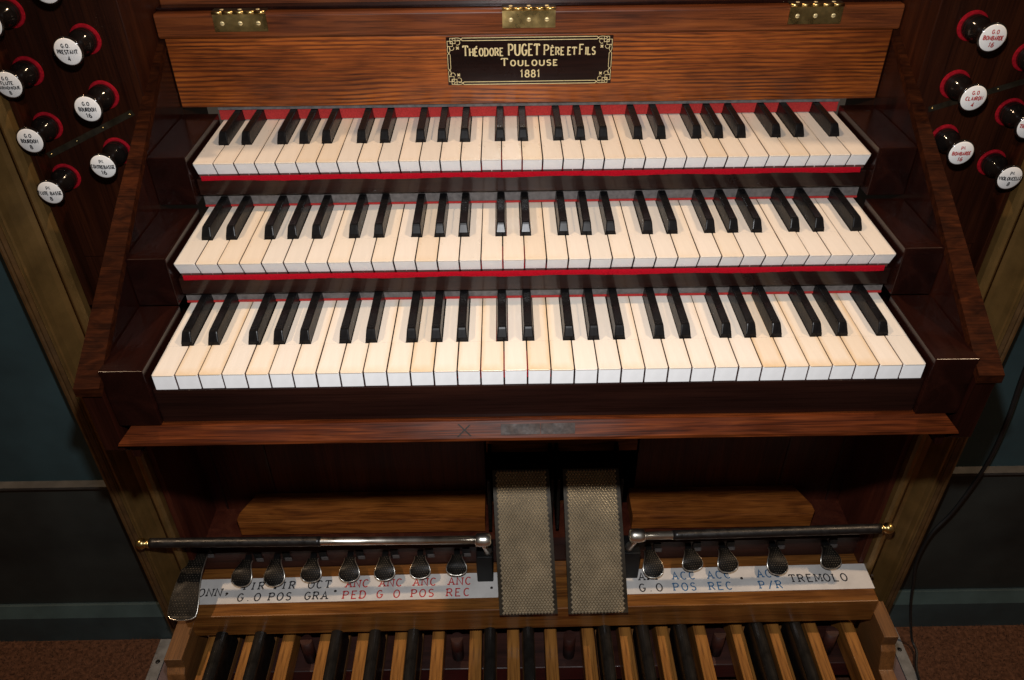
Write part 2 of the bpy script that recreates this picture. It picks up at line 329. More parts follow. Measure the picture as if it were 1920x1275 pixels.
def text(mb, s, cx, base, h, tr, pen=0.13, serif=0.0, width=None, spacing=0.2, xs=1.0, thin=None, pitch=None):
    """one line of text centred on cx; h = cap height. lower-case letters are drawn as small capitals. pitch = fixed advance"""
    items = []; x = 0.0; sm = 1.0
    for ch in s:
        sm = 1.0; extra = []
        if ch in 'éè': ch = ch.upper(); sm = 0.74
        if ch in ACC: ch, extra = ACC[ch]
        if ch.islower(): ch = ch.upper(); sm = 0.74
        w, st, se = G[ch]
        if pitch: items.append((x + (pitch - w * sm) / 2, sm, st + extra, se, w)); x += pitch
        else: items.append((x, sm, st + extra, se, w)); x += (w + spacing) * sm
    tot = x - (0 if pitch else spacing * sm)
    k = xs if width is None else width / (tot * h)
    lift = 0.0
    for (x0, sm, st, se, w) in items:
        for line in st:
            pts = [(cx + (x0 + px * sm - tot / 2) * h * k, base + py * sm * h) for px, py in line]
            pw = pen * h
            ribbon(mb, pts, (lambda t: (thin * h + (pw - thin * h) * abs(t.y))) if thin else pw, tr, lift); lift += 1.2e-5
        if serif:
            for (px, py) in se:
                X = cx + (x0 + px * sm - tot / 2) * h * k; Y = base + py * sm * h; d = serif * h
                q = (thin or pen) * h * 0.5 * (1 if py < .5 else -1)
                ribbon(mb, [(X - d, Y + q), (X + d, Y + q)], (thin or pen) * h, tr, lift); lift += 1.2e-5

# ------------------------------------------------------------------ the setting: floor, walls
YW = 0.300
fb = MB(); fb.add([(-3, -2.5, -FL), (3, -2.5, -FL), (3, 1.2, -FL), (-3, 1.2, -FL)], [(0, 1, 2, 3)])
floor = tag(fb.build('floor', 'carpet', None, (0, 0, -FL)), kind='structure')
pile = MB()
for (xa, xb, ya, yb, n) in ((-1.10, -0.705, 0.12, 0.285, 3600), (0.735, 1.10, 0.10, 0.285, 3200)):
    for i in range(n):
        x, y = random.uniform(xa, xb), random.uniform(ya, yb); a = random.uniform(0, 6.3); h = random.uniform(.003, .009); w = .0006
        dx, dy = math.cos(a) * h * .8, math.sin(a) * h * .8
        pile.add([(x - w * math.sin(a), y + w * math.cos(a), -FL), (x + w * math.sin(a), y - w * math.cos(a), -FL), (x + dx, y + dy, -FL + h)], [(0, 1, 2)])
tag(pile.build('carpet_pile', 'fibre', None, (0, 0, -FL)), 'rust brown fibres of the carpet beside the pedalboard', 'carpet pile', kind='stuff')
for sd in (-1, 1):
    w = MB()
    a, b = sorted((sd * 0.60, sd * 2.6)); w.box(a, b, YW, YW + 0.05, -0.468, 1.4)
    wl = tag(w.build('wall_left' if sd < 0 else 'wall_right', 'wall', None, (sd * 0.9, YW, -FL)), kind='structure')
    BX(a, b, YW + 0.004, YW + 0.05, -0.80, -0.478).build('dado_panel', 'wall_low', wl)
    d = MB(); d.extrude([(YW + .02, -.480), (YW - .002, -.480), (YW - .006, -.474), (YW - .006, -.470), (YW - .014, -.466), (YW - .014, -.461), (YW + .02, -.458)], 'x', a, b); d.build('dado_rail', 'dado', wl)
    d = MB(); d.extrude([(YW + .02, -FL), (YW - .014, -FL), (YW - .014, -.815), (YW - .002, -.793), (YW + .02, -.793)], 'x', a, b); d.build('skirting_board', 'skirt', wl)

YJ = .285
# ------------------------------------------------------------------ organ console (fixed case work)
con = thing('organ_console', 'dark polished wooden organ console case with gilt side mouldings around three keyboards', 'organ console', (0, .3, -FL))
def arm_z(y): return -0.003 + (y + 0.0165) * (0.2255 / 0.3715)
for sd in (-1, 1):
    a, b = sorted((sd * 0.4335, sd * 0.4545))
    p = MB()   # side panel: raking top edge, vertical front, rounded foot
    poly = [(-.0125, arm_z(-.0125) - .006), (.36, arm_z(.36) - .006), (.36, -.10), (.06, -.10), (.03, -.096), (.008, -.0985), (-.004, -.0985), (-.0125, -.090)]
    p.extrude(poly, 'x', a, b, 0.001); p.v = [(x if abs(x) < .444 else x - sd * .0155 * max(0, (y + .0125) / .3725), y, z) for x, y, z in p.v]; p.build('side_panel', 'cheek', con)
    r = MB(); t = .010; sec = [(-.0165, .4570), (.164, .4505), (.292, .4440), (.355, .4400)]
    vs = [(sd * x, y, arm_z(y) - d) for y, xo in sec for x, d in ((.4315, 0), (xo, 0), (xo, t), (.4315, t))]
    bm_ = bmesh.new(); vv = [bm_.verts.new(v) for v in vs]
    for k in range(3):
        for q in range(4): bm_.faces.new((vv[k * 4 + q], vv[k * 4 + (q + 1) % 4], vv[k * 4 + 4 + (q + 1) % 4], vv[k * 4 + 4 + q]))
    bm_.faces.new(vv[:4]); bm_.faces.new(vv[12:])
    bmesh.ops.bevel(bm_, geom=[e for e in bm_.edges if e.calc_face_angle(0) > .5], offset=.0011, segments=2, affect='EDGES', profile=0.5); r.bm(bm_)
    r.build('raking_arm', 'arm', con)
    a3, b3 = sorted((sd * 0.4375, sd * 0.452))
    rt = MB(); rt.extrude([(sd * .4425, .2862), (sd * .4372, .375), (sd * .4372, .45), (sd * .4560, .45), (sd * .4560, .2862)], 'z', -.30, .60); rt.build('return_board', 'jamb', con)
    a4, b4 = sorted((sd * 0.4425, sd * 0.5845))
    BX(a4, b4, YJ, .300, -.0300, .60, .0008).build('stop_jamb', 'jamb', con)
    a5, b5 = sorted((sd * 0.4585, sd * 0.5845))
    BX(a5, b5, YJ + .003, .300, -.130, -.0310, .0008).build('jamb_foot', 'jamb', con)
    # gilt moulding up the side of the case
    prof = [(.585, .300), (.585, .252), (.588, .247), (.592, .245), (.596, .248), (.598, .254), (.600, .263), (.603, .270), (.608, .2745), (.614, .2745), (.621, .270), (.627, .262), (.632, .254), (.635, .2465), (.637, .2445), (.639, .2475), (.641, .244)]
    gm = MB(); gm.extrude([(sd * x, y) for x, y in prof] + [(sd * .641, .300)], 'z', -FL, .60); gm.build('gilt_moulding', 'gold', con)
    prof = [(.6415, .300), (.6415, .243), (.646, .2415), (.649, .243), (.651, .2415), (.655, .243), (.658, .248), (.659, .300)]
    gm = MB(); gm.extrude([(sd * x, y) for x, y in prof], 'z', -FL, .60); gm.build('outer_moulding', 'gold_dark', con)
    a6, b6 = sorted((sd * .5780, sd * .5846)); BX(a6, b6, .2620, YJ - .0002, -.130, .60, .0008).build('reveal_lath', 'jamb', con)
    # thin brass division strip nailed slantwise on the jamb
    (xa, za), (xb, zb) = ((-.5770, .1096), (-.4605, .1616)) if sd < 0 else ((.4641, .1518), (.5770, .1875))
    bs = MB(); ux, uz = (xb - xa), (zb - za); L = math.hypot(ux, uz); nx, nz = -uz / L * .0036, ux / L * .0036
    bs.add([(xa + nx, YJ - .0008, za + nz), (xb + nx, YJ - .0008, zb + nz), (xb - nx, YJ - .0008, zb - nz), (xa - nx, YJ - .0008, za - nz)], [(0, 1, 2, 3)])
    st = bs.build('division_strip', 'darkbrass', con)
    for k in range(4):
        t = .04 + k * .306; q = MB(); q.lathe([(0, .0013), (.0007, .0009), (.0009, .0003)], (xa + ux * t, YJ - .0009, za + uz * t), '-y', 8); q.build('nail', 'brass', st)

nb = BX(-.4325, .4325, .358, .380, .1392, .2225, .0006).build('name_board', 'name', con)
hr = MB(); hr.extrude([(.380, .2235), (.3545, .2235), (.3520, .2262), (.3520, .2490), (.3540, .2520), (.380, .2520)], 'x', -.4365, .4365, .0006); hr.build('hinge_rail', 'hrail', con)
BX(-.4368, .4368, .3815, .400, .2535, .50, .001).build('music_desk', 'hrail', con)
BX(-.4365, .4365, .3640, .3805, .2525, .2560, .0008).build('desk_ledge', 'cheek_y', con)
for hx in (-.3368, -.0010, .3335):
    hg = MB(); w = .031
    hg.box(hx - w, hx + w, .3500, .3519, .2320, .2512)
    h = hg.build('hinge', 'brass', con)
    k = MB()
    for i in range(5):
        q = -w + i * 2 * w / 5; k.tube([(hx + q + .00015, .3505, .2532), (hx + q + 2 * w / 5 - .00015, .3505, .2532)], .0020, 12)
    k.build('knuckle', 'brass', h)
    BX(hx - w, hx + w, .3525, .3638, .2535, .2548).build('upper_leaf', 'darkbrass', h)
    for i in (-1, 0, 1):
        s = MB(); s.lathe([(0, .0026), (.0005, .0024), (.0008, .0014)], (hx + i * .021, .3500, .2412), '-y', 14)
        s.build('screw', 'goldleaf', h)
        s = MB(); s.box(hx + i * .021 - .0022, hx + i * .021 + .0022, .34905, .3492, .2409, .2415); s.build('screw_slot', 'lock', h)
        s = MB(); s.lathe([(0, .0024), (.0004, .0022), (.0006, .0012)], (hx + i * .021, .3575, .2548), 'z', 14); s.build('screw', 'goldleaf', h)
# front rail under the lowest keyboard, with a let-in iron lock plate and a scratched cross
fr = MB(); fr.extrude([(.03, -.0622), (-.0065, -.0622), (-.0180, -.0758), (-.0190, -.0785), (-.0150, -.0822), (.03, -.0822)], 'x', -1, 1, 0)
fr.v = [(x * (.4213 + .0135 * max(0, min(1, (-.0065 - y) / .0125))), y, z) for x, y, z in fr.v]
frail = fr.build('front_rail', 'rail', con)
def on_rail(u, v, l):  # u = x, v = 0..1 down the sloping face
    y, z = -.0065 + v * -.0115, -.0622 - v * .0136; n = (0, -.783, .621)
    return (u, y + n[1] * (l + .0007), z + n[2] * (l + .0007))
lk = MB()
for (xa, xb) in ((-.0395, .0010), (.0018, .0370)):
    c = [on_rail(xa, .18, 0), on_rail(xb, .18, 0), on_rail(xb, .80, 0), on_rail(xa, .80, 0)]
    lk.add(c, [(0, 1, 2, 3)])
lk.build('lock_plate', 'lock', frail)
sc = MB()
for l, (a, b) in enumerate((((-.0835, .15), (-.0705, .85)), ((-.0840, .88), (-.0715, .2)))):
    d = .0009; sc.add([on_rail(a[0] - d, a[1], l * 2e-5), on_rail(a[0] + d, a[1], l * 2e-5), on_rail(b[0] + d, b[1], l * 2e-5), on_rail(b[0] - d, b[1], l * 2e-5)], [(0, 1, 2, 3)])
sc.build('scratched_cross', 'near_black', frail)
for sd in (-1, 1):   # curved brackets under the rail ends
    b = MB(); pts = [(-.4325, -.0820), (-.395, -.0820)] + [(-.395 - .030 * math.sin(R(t)), -.0820 - .026 * (1 - math.cos(R(t)))) for t in (20, 40, 60, 80, 90)] + [(-.4325, -.108)]
    b.extrude([(sd * x, z) for x, z in pts], 'y', -.004, .02); b.build('rail_bracket', 'cheek', con)
BX(-.4325, .4325, .022, .395, -.112, -.0830).build('key_bed', 'kick', con)

# kick panel: boards with open joints, cut out in the middle for the swell pedals
YK = .3865
xs = [-.592, -.5535, -.4585, -.0735]
for a, b in zip(xs[:-1], xs[1:]): BX(a + .0012, b - .0012, YK, YK + .02, -.80, -.09, .0012).build('kick_board', 'kick', con)
xs = [.193, .4585, .5535, .592]
for a, b in zip(xs[:-1], xs[1:]): BX(a + .0012, b - .0012, YK, YK + .02, -.80, -.09, .0012).build('kick_board', 'kick', con)
for x in (-.5535, -.4585, .4585, .5535): BX(x - .0016, x + .0016, YK - .0016, YK + .004, -.64, -.095).build('joint_bead', 'riser', con)
BX(-.0723, .1918, YK, YK + .02, -.4965, -.09, .001).build('recess_lintel', 'shelf', con)
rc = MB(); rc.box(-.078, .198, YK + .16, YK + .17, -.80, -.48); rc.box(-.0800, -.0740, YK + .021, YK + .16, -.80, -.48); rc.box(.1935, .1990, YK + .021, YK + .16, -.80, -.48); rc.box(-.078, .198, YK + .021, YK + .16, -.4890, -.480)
rc.build('pedal_recess', 'near_black', con)
for (a, b, cl, cr_) in ((-.5120, -.0765, 1, 0), (.1830, .5040, 0, 1)):
    s = MB(); pl = []
    pl += ([(a, .340), (a - .001, .325), (a + .003, .318)] if cl else [(a, .318)])
    pl += ([(b - .003, .318), (b + .001, .325), (b, .340)] if cr_ else [(b, .318)])
    pl += [(b - (.02 if cr_ else 0), .3860), (a + (.02 if cl else 0), .3860)]
    s.extrude(pl, 'z', -.6230, -.5900, .0008); s.build('shelf_block', 'shelf', con)
for sd in (-1, 1):
    a, b = sorted((sd * .5755, sd * .5845)); BX(a, b, .262, .43, -.80, -.09, .0006).build('knee_side', 'kick', con)
# toe board, riser
def toe_tilt(x): return .0075 * x / .57
tb = MB(); tb.box(-.5835, .5835, .185, .2835, -.7180, -.6645, .0016)
tb.v = [(x, y, z + toe_tilt(x)) for x, y, z in tb.v]; tb.build('toe_board', 'toe', con)
rb = MB(); rb.box(-.5835, .5835, .2840, .300, -.74, -.622)
rb.v = [(x, y, z + toe_tilt(x)) for x, y, z in rb.v]; rb.build('riser_board', 'riser', con)
BX(-.5750, .5750, .3005, .386, -.640, -.630).build('riser_top', 'kick', con)

# ------------------------------------------------------------------ name plate
def frm(u, v, l): return (u, .3571 - l, v)
YP = .1916
npl = thing('name_plate', 'dark name plate lettered in gold THÉODORE PUGET PÈRE ET FILS TOULOUSE 1881', 'name plate', (0, .358, .1625))
BX(-.0995, .1000, .3574, .3579, .1628, .2204).build('plate', 'slip', npl)
t = MB()
for wd_, cx_, h_, ww_, pn_ in (('Théodore', -.0554, .0118, .0475, .14), ('PUGET', -.0068, .0130, .0360, .16), ('Père', .0298, .0118, .0238, .14), ('et', .0510, .0118, .0095, .14), ('Fils', .0697, .0118, .0185, .14)):
    text(t, wd_, cx_, .1982, h_, frm, pn_, .085, width=ww_, spacing=.30, thin=.10)
t.build('gold_lettering', 'goldleaf', npl)
t = MB(); text(t, 'Toulouse', .0003, .1858, .0088, frm, .2, .1, width=.0670, spacing=.42, thin=.13); t.build('gold_lettering', 'goldleaf', npl)
t = MB(); text(t, '1881', .0010, .1718, .0086, frm, .19, .09, width=.0232, spacing=.3, thin=.13); t.build('gold_lettering', 'goldleaf', npl)
bd = MB(); w = .0006; x0, x1, z0, z1 = -.0985, .0990, .1638, .2194; hx, hz = (x0 + x1) / 2, (z0 + z1) / 2; lf = [0.0]
def rib(p, ww=w): ribbon(bd, p, ww, frm, lf[0]); lf[0] += 1e-5
for sx in (-1, 1):
    for sz in (-1, 1):
        def c(u, v): return ((x0 + u) if sx < 0 else (x1 - u), (z0 + v) if sz < 0 else (z1 - v))   # u, v measured in from the corner
        sq = lambda u, v, s: [c(u, v), c(u + s, v), c(u + s, v + s), c(u, v + s), c(u, v)]
        rib(sq(.0002, .0036, .0062)); rib(sq(.0036, .0002, .0062)); rib(sq(.0042, .0042, .0024), .0005)
        rib([c(.0115 + .0052 * math.cos(R(a)), .0016 + .0017 * math.sin(R(a))) for a in range(0, 361, 20)]); rib([c(.0016 + .0016 * math.cos(R(a)), .0135 + .0040 * math.sin(R(a))) for a in range(0, 361, 20)])
        rib([c(.0125 + .0030 * math.cos(R(a)), .0052 + .0030 * math.sin(R(a))) for a in range(-100, 130, 20)]); rib([c(.0052 + .0028 * math.cos(R(a)), .0115 + .0028 * math.sin(R(a))) for a in range(-20, 190, 20)])
        for a in (45, 135): rib([c(.0122 - .0021 * math.cos(R(a)), .0117 - .0021 * math.sin(R(a))), c(.0122 + .0021 * math.cos(R(a)), .0117 + .0021 * math.sin(R(a)))], .0012)
for sz in (-1, 1):
    zz = z0 if sz < 0 else z1; d = .0031 * (1 if sz < 0 else -1)
    rib([(x0 + .0168, zz + d / 2), (x0 + .0185, zz), (x1 - .0185, zz), (x1 - .0168, zz + d / 2), (x1 - .0185, zz + d), (x0 + .0185, zz + d), (x0 + .0168, zz + d / 2)], .0008)
for sx in (-1, 1):
    xx = x0 if sx < 0 else x1; d = .0031 * (1 if sx < 0 else -1)
    rib([(xx + d / 2, z0 + .0178), (xx, z0 + .0195), (xx, z1 - .0195), (xx + d / 2, z1 - .0178), (xx + d, z1 - .0195), (xx + d, z0 + .0195), (xx + d / 2, z0 + .0178)])
bd.build('gold_border', 'goldleaf', npl)

# ------------------------------------------------------------------ the three keyboards
PITCH = .0234; HALF = 33 * PITCH / 2; GAP = .0013
SHARP = {0: -.0018, 1: .0022, 3: -.0024, 4: 0.0, 5: .0034}      # sharp to the right of natural n of the octave: sideways offset
NOTCH = .0064
def key_meshes(tag_, iv, slant, ln, yh, fh):
    """eight shapes of natural (by octave step, 7 = top key without a right-hand notch)"""
    out = {}
    for k in range(8):
        st = k if k < 7 else 4
        xl, xr = -PITCH / 2 + GAP / 2, PITCH / 2 - GAP / 2
        nl = st > 0 and (st - 1) in SHARP; nr = k < 7 and st in SHARP
        tl = -PITCH / 2 + SHARP[st - 1] + NOTCH if nl else xl; tr_ = PITCH / 2 + SHARP[st] - NOTCH if nr else xr
        b = MB()
        rd = .0017; o = [(xr, yh), (xl, yh)] + [(xl + rd - rd * math.cos(R(a)), -.0007 + rd - rd * math.sin(R(a))) for a in (0, 30, 60, 90)] + [(xr - rd + rd * math.sin(R(a)), -.0007 + rd - rd * math.cos(R(a))) for a in (0, 30, 60, 90)]
        b.extrude(o, 'z', -.0013, 0, .00022, 1)
        b.box(tl, tr_, yh + .00012, ln + .004, -.0013, -.00004)
        b.cur = 1
        b.box(xl + .0005, xr - .0005, .0016 + (slant if slant else 0), yh, -.022, -.00135); b.box(tl + .0002, tr_ - .0002, yh, ln + .004, -.022, -.00135)
        if slant: b.extrude([(.0016, -.00135), (.0016 + slant, -.00135), (.0016 + slant, -fh)], 'x', xl + .0005, xr - .0005)
        out[k] = b.mesh('natural_key', [iv, 'keywood'])
    f = MB(); f.extrude([(0, -.0014), (.0015, -.0014), (.0015 + slant, -fh), (slant, -fh)], 'x', -PITCH / 2 + GAP / 2 + .0002, PITCH / 2 - GAP / 2 - .0002, .0002, 1)
    out['front'] = f.mesh('key_front', 'front')
    return out
def sharp_mesh(ln, h=.0138):
    b = MB(); prof = []
    def sec(y, top, wt, wb=.0060, c=.0011):
        zb = -.010
        pts = [(-wb, zb), (-wb + .0002, -.0004), (-wt, top - c), (-wt + c * .45, top - c * .3), (-wt + c, top), (wt - c, top), (wt - c * .45, top - c * .3), (wt, top - c), (wb - .0002, -.0004), (wb, zb)]
        return [(x, y, z) for x, z in pts]
    S_ = [sec(0, .0040, .0056), sec(.0002, .0046, .0055), sec(.0048, h - .0022, .0048, c=.0015), sec(.0060, h - .0006, .0046, c=.0014), sec(.0080, h, .0045), sec(ln, h, .0045)]
    n = len(S_[0]); vs = [p for s in S_ for p in s]; fs = [(i * n + k, i * n + (k + 1) % n, (i + 1) * n + (k + 1) % n, (i + 1) * n + k) for i in range(len(S_) - 1) for k in range(n)]
    fs += [tuple(range(n))[::-1], tuple((len(S_) - 1) * n + k for k in range(n))]
    b.add(vs, fs); return b.mesh('sharp_key', 'ebony')
def keyboard(label, y0, z0, iv, slant, ln, yh, fh, top):
    t = thing('manual_keyboard', label, 'keyboard', (0, y0, z0), 'stacked manual keyboards')
    km = key_meshes(label, iv, slant, ln, yh, fh); sm = sharp_mesh(ln - yh + .006)
    for i in range(33):
        st = i % 7; k = 7 if i == 32 else st
        o = bpy.data.objects.new('natural_key', km[k]); C.objects.link(o); o.parent = t
        dz = random.uniform(-.00035, .0002); o.location = (-HALF + (i + .5) * PITCH, random.uniform(-.0004, .0004), dz); o.rotation_euler = (random.uniform(-.002, .002), 0, random.uniform(-.0015, .0015))
        if iv == 'ivory1' and i == 18: o.material_slots[0].link = 'OBJECT'; o.material_slots[0].material = M['ivory_new']
        f = bpy.data.objects.new('key_front', km['front']); C.objects.link(f); f.parent = o
        if i < 32 and st in SHARP:
            s = bpy.data.objects.new('sharp_key', sm); C.objects.link(s); s.parent = t
            s.location = (-HALF + (i + 1) * PITCH + SHARP[st] + random.uniform(-.0003, .0003), yh + .0006 + random.uniform(-.0003, .0003), random.uniform(-.0003, .0002)); s.rotation_euler = (random.uniform(-.003, .003), 0, random.uniform(-.004, .004))
    # bed under the keys, end blocks
    BX(-HALF - .003, HALF + .003, y0 + .010 + slant, y0 + ln + .003, z0 - .030, z0 - .0235).build('key_frame', 'felt', t)
    for sd in (-1, 1):
        a, b = sorted((sd * .3895, sd * .4328)); bk = MB()
        bk.box(a, b, y0 - .0065, top, z0 - (.0615 if z0 == 0 else .0485), z0 + .0100, .0008)
        bk.build('cheek_block', 'cheek_y', t)
    return t
Y2, Z2, Y3, Z3 = .1149, .0588, .2303, .1213
k1 = keyboard('lowest manual keyboard with yellowed worn ivory naturals above the wooden front rail', 0, 0, 'ivory1', 0.0, .128, .0478, .0185, Y2 - .0068)
k2 = keyboard('middle manual keyboard, its dark slip and red felt between the two other keyboards', Y2, Z2, 'ivory2', .0083, .1302, .0500, .0171, Y3 - .0068)
k3 = keyboard('uppermost manual keyboard, with a broad red cloth strip behind its keys under the name board', Y3, Z3, 'ivory2', .0083, .1313, .0510, .0171, .357)
HW = HALF + .0028
# lowest: front slip below the keys
s = MB(); s.box(-.389, .389, -.0012, .012, -.0618, -.0190, .0009); s.build('key_slip', 'slip', k1)
# strips at the tails of the lower two and slips, felts under the fronts of the upper two
for kb, kl, yb, zk, yn, zn in ((k2, k1, .1279, 0.0, Y2, Z2), (k3, k2, .2451, Z2, Y3, Z3)):
    ys = yn + .0072
    BX(-HW, HW, yb - .0004, yb + .002, zk + .0008, zk + .0030).build('tail_felt', 'felt_old', kl)
    BX(-HW, HW, yb + .0008, yb + .003, zk + .0031, zk + .024).build('tail_strip', 'grey', kl)
    s = MB(); s.box(-.3885, .3885, ys - .0005, ys + .012, zn - .0430, zn - .0230, .0008); s.build('key_slip', 'slip', kb)
    # felt strip with a slightly ragged hand-cut lower edge
    f = MB(); n = 120; P = [[] for _ in range(5)]
    for i in range(n + 1):
        x = -HALF + .004 + i * (2 * HALF - .010) / n; j = .0006 * math.sin(i * .31) + random.uniform(-.0003, .0003)
        for q, (yy, zz) in enumerate(((.0006, -.0240), (.0004, -.0190), (-.0012, -.0184), (-.0020, -.0192), (-.0021, -.0243 + j))): P[q].append((x, ys + yy, zn + zz))
    vs = [v for q in P for v in q]; m_ = n + 1
    f.add(vs, [(r * m_ + i, r * m_ + i + 1, (r + 1) * m_ + i + 1, (r + 1) * m_ + i) for r in range(4) for i in range(n)], True); f.build('felt_strip', 'felt', kb)
    g = MB()
    for i in range(33): g.tube([(-HALF + (i + .5) * PITCH, ys + .0032, zn - .0235), (-HALF + (i + .5) * PITCH, ys + .0032, zn - .0150)], .0010, 6)
    g.build('guide_pins', 'steel', kb)['kind'] = 'stuff'
# top keyboard: red cloth at the tails and dark lath beneath the name board
BX(-HW, HW, .3600, .3625, Z3 + .0008, Z3 + .0148).build('tail_felt', 'felt_old', k3)
BX(-HW, HW, .3575, .3612, Z3 + .0144, Z3 + .0174).build('lath', 'grey', k3)

# ------------------------------------------------------------------ draw stop knobs
KPROF = [(.0006, .0128), (.0010, .0134), (.0060, .0136), (.0070, .0131), (.0078, .0131), (.0086, .0136), (.0104, .0136), (.0112, .0131), (.0120, .0134), (.0150, .0122), (.0190, .0100), (.0235, .0088), (.0290, .0088), (.0335, .0104), (.0370, .0138), (.0392, .0164), (.0405, .0172), (.0425, .0173), (.0436, .0168), (.0440, .0156)]
KPROF = [(d, q * (1.0 if d < .0125 else .95 if d < .016 else .895)) for d, q in KPROF]
km_ = MB(); km_.lathe(KPROF, (0, 0, 0), '-y', 36); KM = km_.mesh('stem', 'knob')
fm = MB(); FR = .0139
def dome(r): return .0440 + .0022 * (1 - (r / FR) ** 2)
fm.lathe([(.0436, FR)] + [(dome(FR * q), max(FR * q, .00005)) for q in (1, .93, .84, .72, .58, .42, .25, .1, 0)], (0, 0, 0), '-y', 40); FM = fm.mesh('porcelain_face', 'porcelain')
rm = MB(); rm.lathe([(0, .0165), (.0012, .0165), (.0016, .0161), (.0016, .0100)], (0, 0, 0), '-y', 36); RM = rm.mesh('felt_ring', 'ringfelt')
def knob(x, z, lines, ink, label):
    x += random.uniform(-.0006, .0006); z += random.uniform(-.0006, .0006)
    t = thing('draw_knob', label, 'stop knob', (x, YJ, z), 'draw knobs on the stop jambs')
    pull = random.uniform(-.0006, .0006)
    for nm, me in (('felt_ring', RM), ('stem', KM), ('porcelain_face', FM)):
        o = bpy.data.objects.new(nm, me); C.objects.link(o); o.parent = t
        if nm != 'felt_ring': o.location.y = -.0012 + pull
        if nm == 'porcelain_face': face = o
    if lines:
        b = MB(); rl = random.uniform(-.05, .05)
        def tr(u, v, l):
            u, v = u * math.cos(rl) - v * math.sin(rl), u * math.sin(rl) + v * math.cos(rl)
            r = min(math.hypot(u, v), FR * .995); return (u, -(dome(r) + .00012 + l * .5), v)
        rows = {3: [(.0046, .0037), (-.0018, .0040), (-.0092, .0046)], 4: [(.0056, .0033), (.0007, .0034), (-.0043, .0031), (-.0102, .0038)]}[len(lines)]
        for s_, (bz, h) in zip(lines, rows):
            if s_ == 'Pe': text(b, 'P', -.0012, bz, h, tr, .2); text(b, 'E', .0016, bz + h * .45, h * .55, tr, .24); ribbon(b, [(.0005, bz + h * .28), (.0027, bz + h * .28)], .0004, tr, 0); continue
            wd = min(.0262 if bz > -.003 else .0235, len(s_) * .0026)
            text(b, s_, 0, bz, h, tr, .24, width=wd if len(s_) > 5 else None, spacing=.30)
        me = b.mesh('lettering', ink); o = bpy.data.objects.new('lettering', me); C.objects.link(o); o.parent = face
    return t
XI, XO = .4878, .5640
knob(-XI, .2449, ('G.O.', 'PRESTANT', '4'), 'ink', 'white draw knob lettered in black G.O. PRESTANT 4')
knob(-XO, .2104, ('G.O.', 'FLUTE', 'HARMONIQUE', '8'), 'ink', 'white draw knob lettered in black G.O. FLUTE HARMONIQUE 8')
knob(-XI, .1821, ('G.O', 'BOURDON', '16'), 'ink', 'white draw knob lettered in black G.O BOURDON 16, below the PRESTANT knob')
knob(-XO, .1465, ('G.O', 'BOURDON', '8'), 'ink', 'white draw knob lettered in black G.O BOURDON 8, below the HARMONIQUE knob')
knob(-.4922, .1152, ('Pe', 'CONTREBASSE', '16'), 'ink', 'white draw knob lettered in black CONTREBASSE 16 beside the raking arm')
knob(-.5645, .0826, ('Pe', 'FLUTE BASSE', '8'), 'ink', 'white draw knob lettered in black FLUTE BASSE 8')
knob(-.5610, .2737, None, 'ink', 'draw knob above the FLUTE HARMONIQUE knob')
knob(-.4895, .3070, None, 'ink', 'draw knob above the G.O. PRESTANT 4 knob')
knob(.4850, .2459, ('G.O', 'BOMBARDE', '16'), 'redink', 'white draw knob lettered in red G.O BOMBARDE 16')
knob(.4857, .1816, ('G.O', 'CLAIRON', '4'), 'redink', 'white draw knob lettered in red G.O CLAIRON 4')
knob(.4935, .1167, ('Pe', 'BOMBARDE', '16'), 'redink', 'white draw knob lettered in red BOMBARDE 16, half behind the raking arm')
knob(.5614, .1472, ('G.O', 'TROMPETTE', '8'), 'redink', 'white draw knob lettered in red TR and more, above the VIOLONCELLE knob')
knob(.5616, .0838, ('Pe', 'VIOLONCELLE', '8'), 'ink', 'white draw knob lettered in black VIOLONCELLE 8')
knob(.5585, .2120, None, 'redink', 'draw knob beside the red G.O BOMBARDE 16 knob, only its red ring in view')

# ------------------------------------------------------------------ label strips on the toe board
ZT = -.6645
def on_toe(u, v, l): return (u, v, ZT + toe_tilt(u) + .0011 + l)
def strip(label, xa, xb, words, pins):
    t = thing('label_strip', label, 'label strip', ((xa + xb) / 2, .235, ZT), 'typed label strips on the toe board')
    b = MB(); b.box(xa, xb, .2095, .2605, ZT + .0004, ZT + .0009); b.v = [(x, y, z + toe_tilt(x)) for x, y, z in b.v]; b.build('strip', 'paper', t)
    for x, l1, l2, ink in words:
        b = MB()
        if l2 is None: text(b, l1, x, .2255, .0150, on_toe, .14, .15, pitch=.98)
        else:
            text(b, l1, x, .2368, .0150, on_toe, .14, .15, pitch=.97); text(b, l2, x - .002, .2140, .0150, on_toe, .14, .15, pitch=.97)
        b.build('typed_label', ink, t)
    for x, y in pins:
        b = MB(); b.lathe([(.0008, .0026), (.0016, .0022), (.0019, .0008)], (x, y, ZT + toe_tilt(x)), 'z', 12); b.build('pin', 'lock', t)
pl = lambda p: -.0585 + (p - 930) * .000922
pr_ = lambda p: .1690 + (p - 1177) * .000922
strip('white typed label strip reading TIR OCT ANC on the toe board', -.578, -.0545,
      [(pl(395), 'TONN.', None, 'ink'), (pl(473), 'TIR', 'G.O', 'ink'), (pl(531), 'TIR', 'POS', 'ink'), (pl(598), 'OCT', 'GRA', 'ink'), (pl(669), 'ANC', 'PED', 'redtype'), (pl(732), 'ANC', 'G O', 'redtype'), (pl(796), 'ANC', 'POS', 'redtype'), (pl(862), 'ANC', 'REC', 'redtype')],
      [(pl(427), .230), (pl(630), .230), (pl(922), .229)])
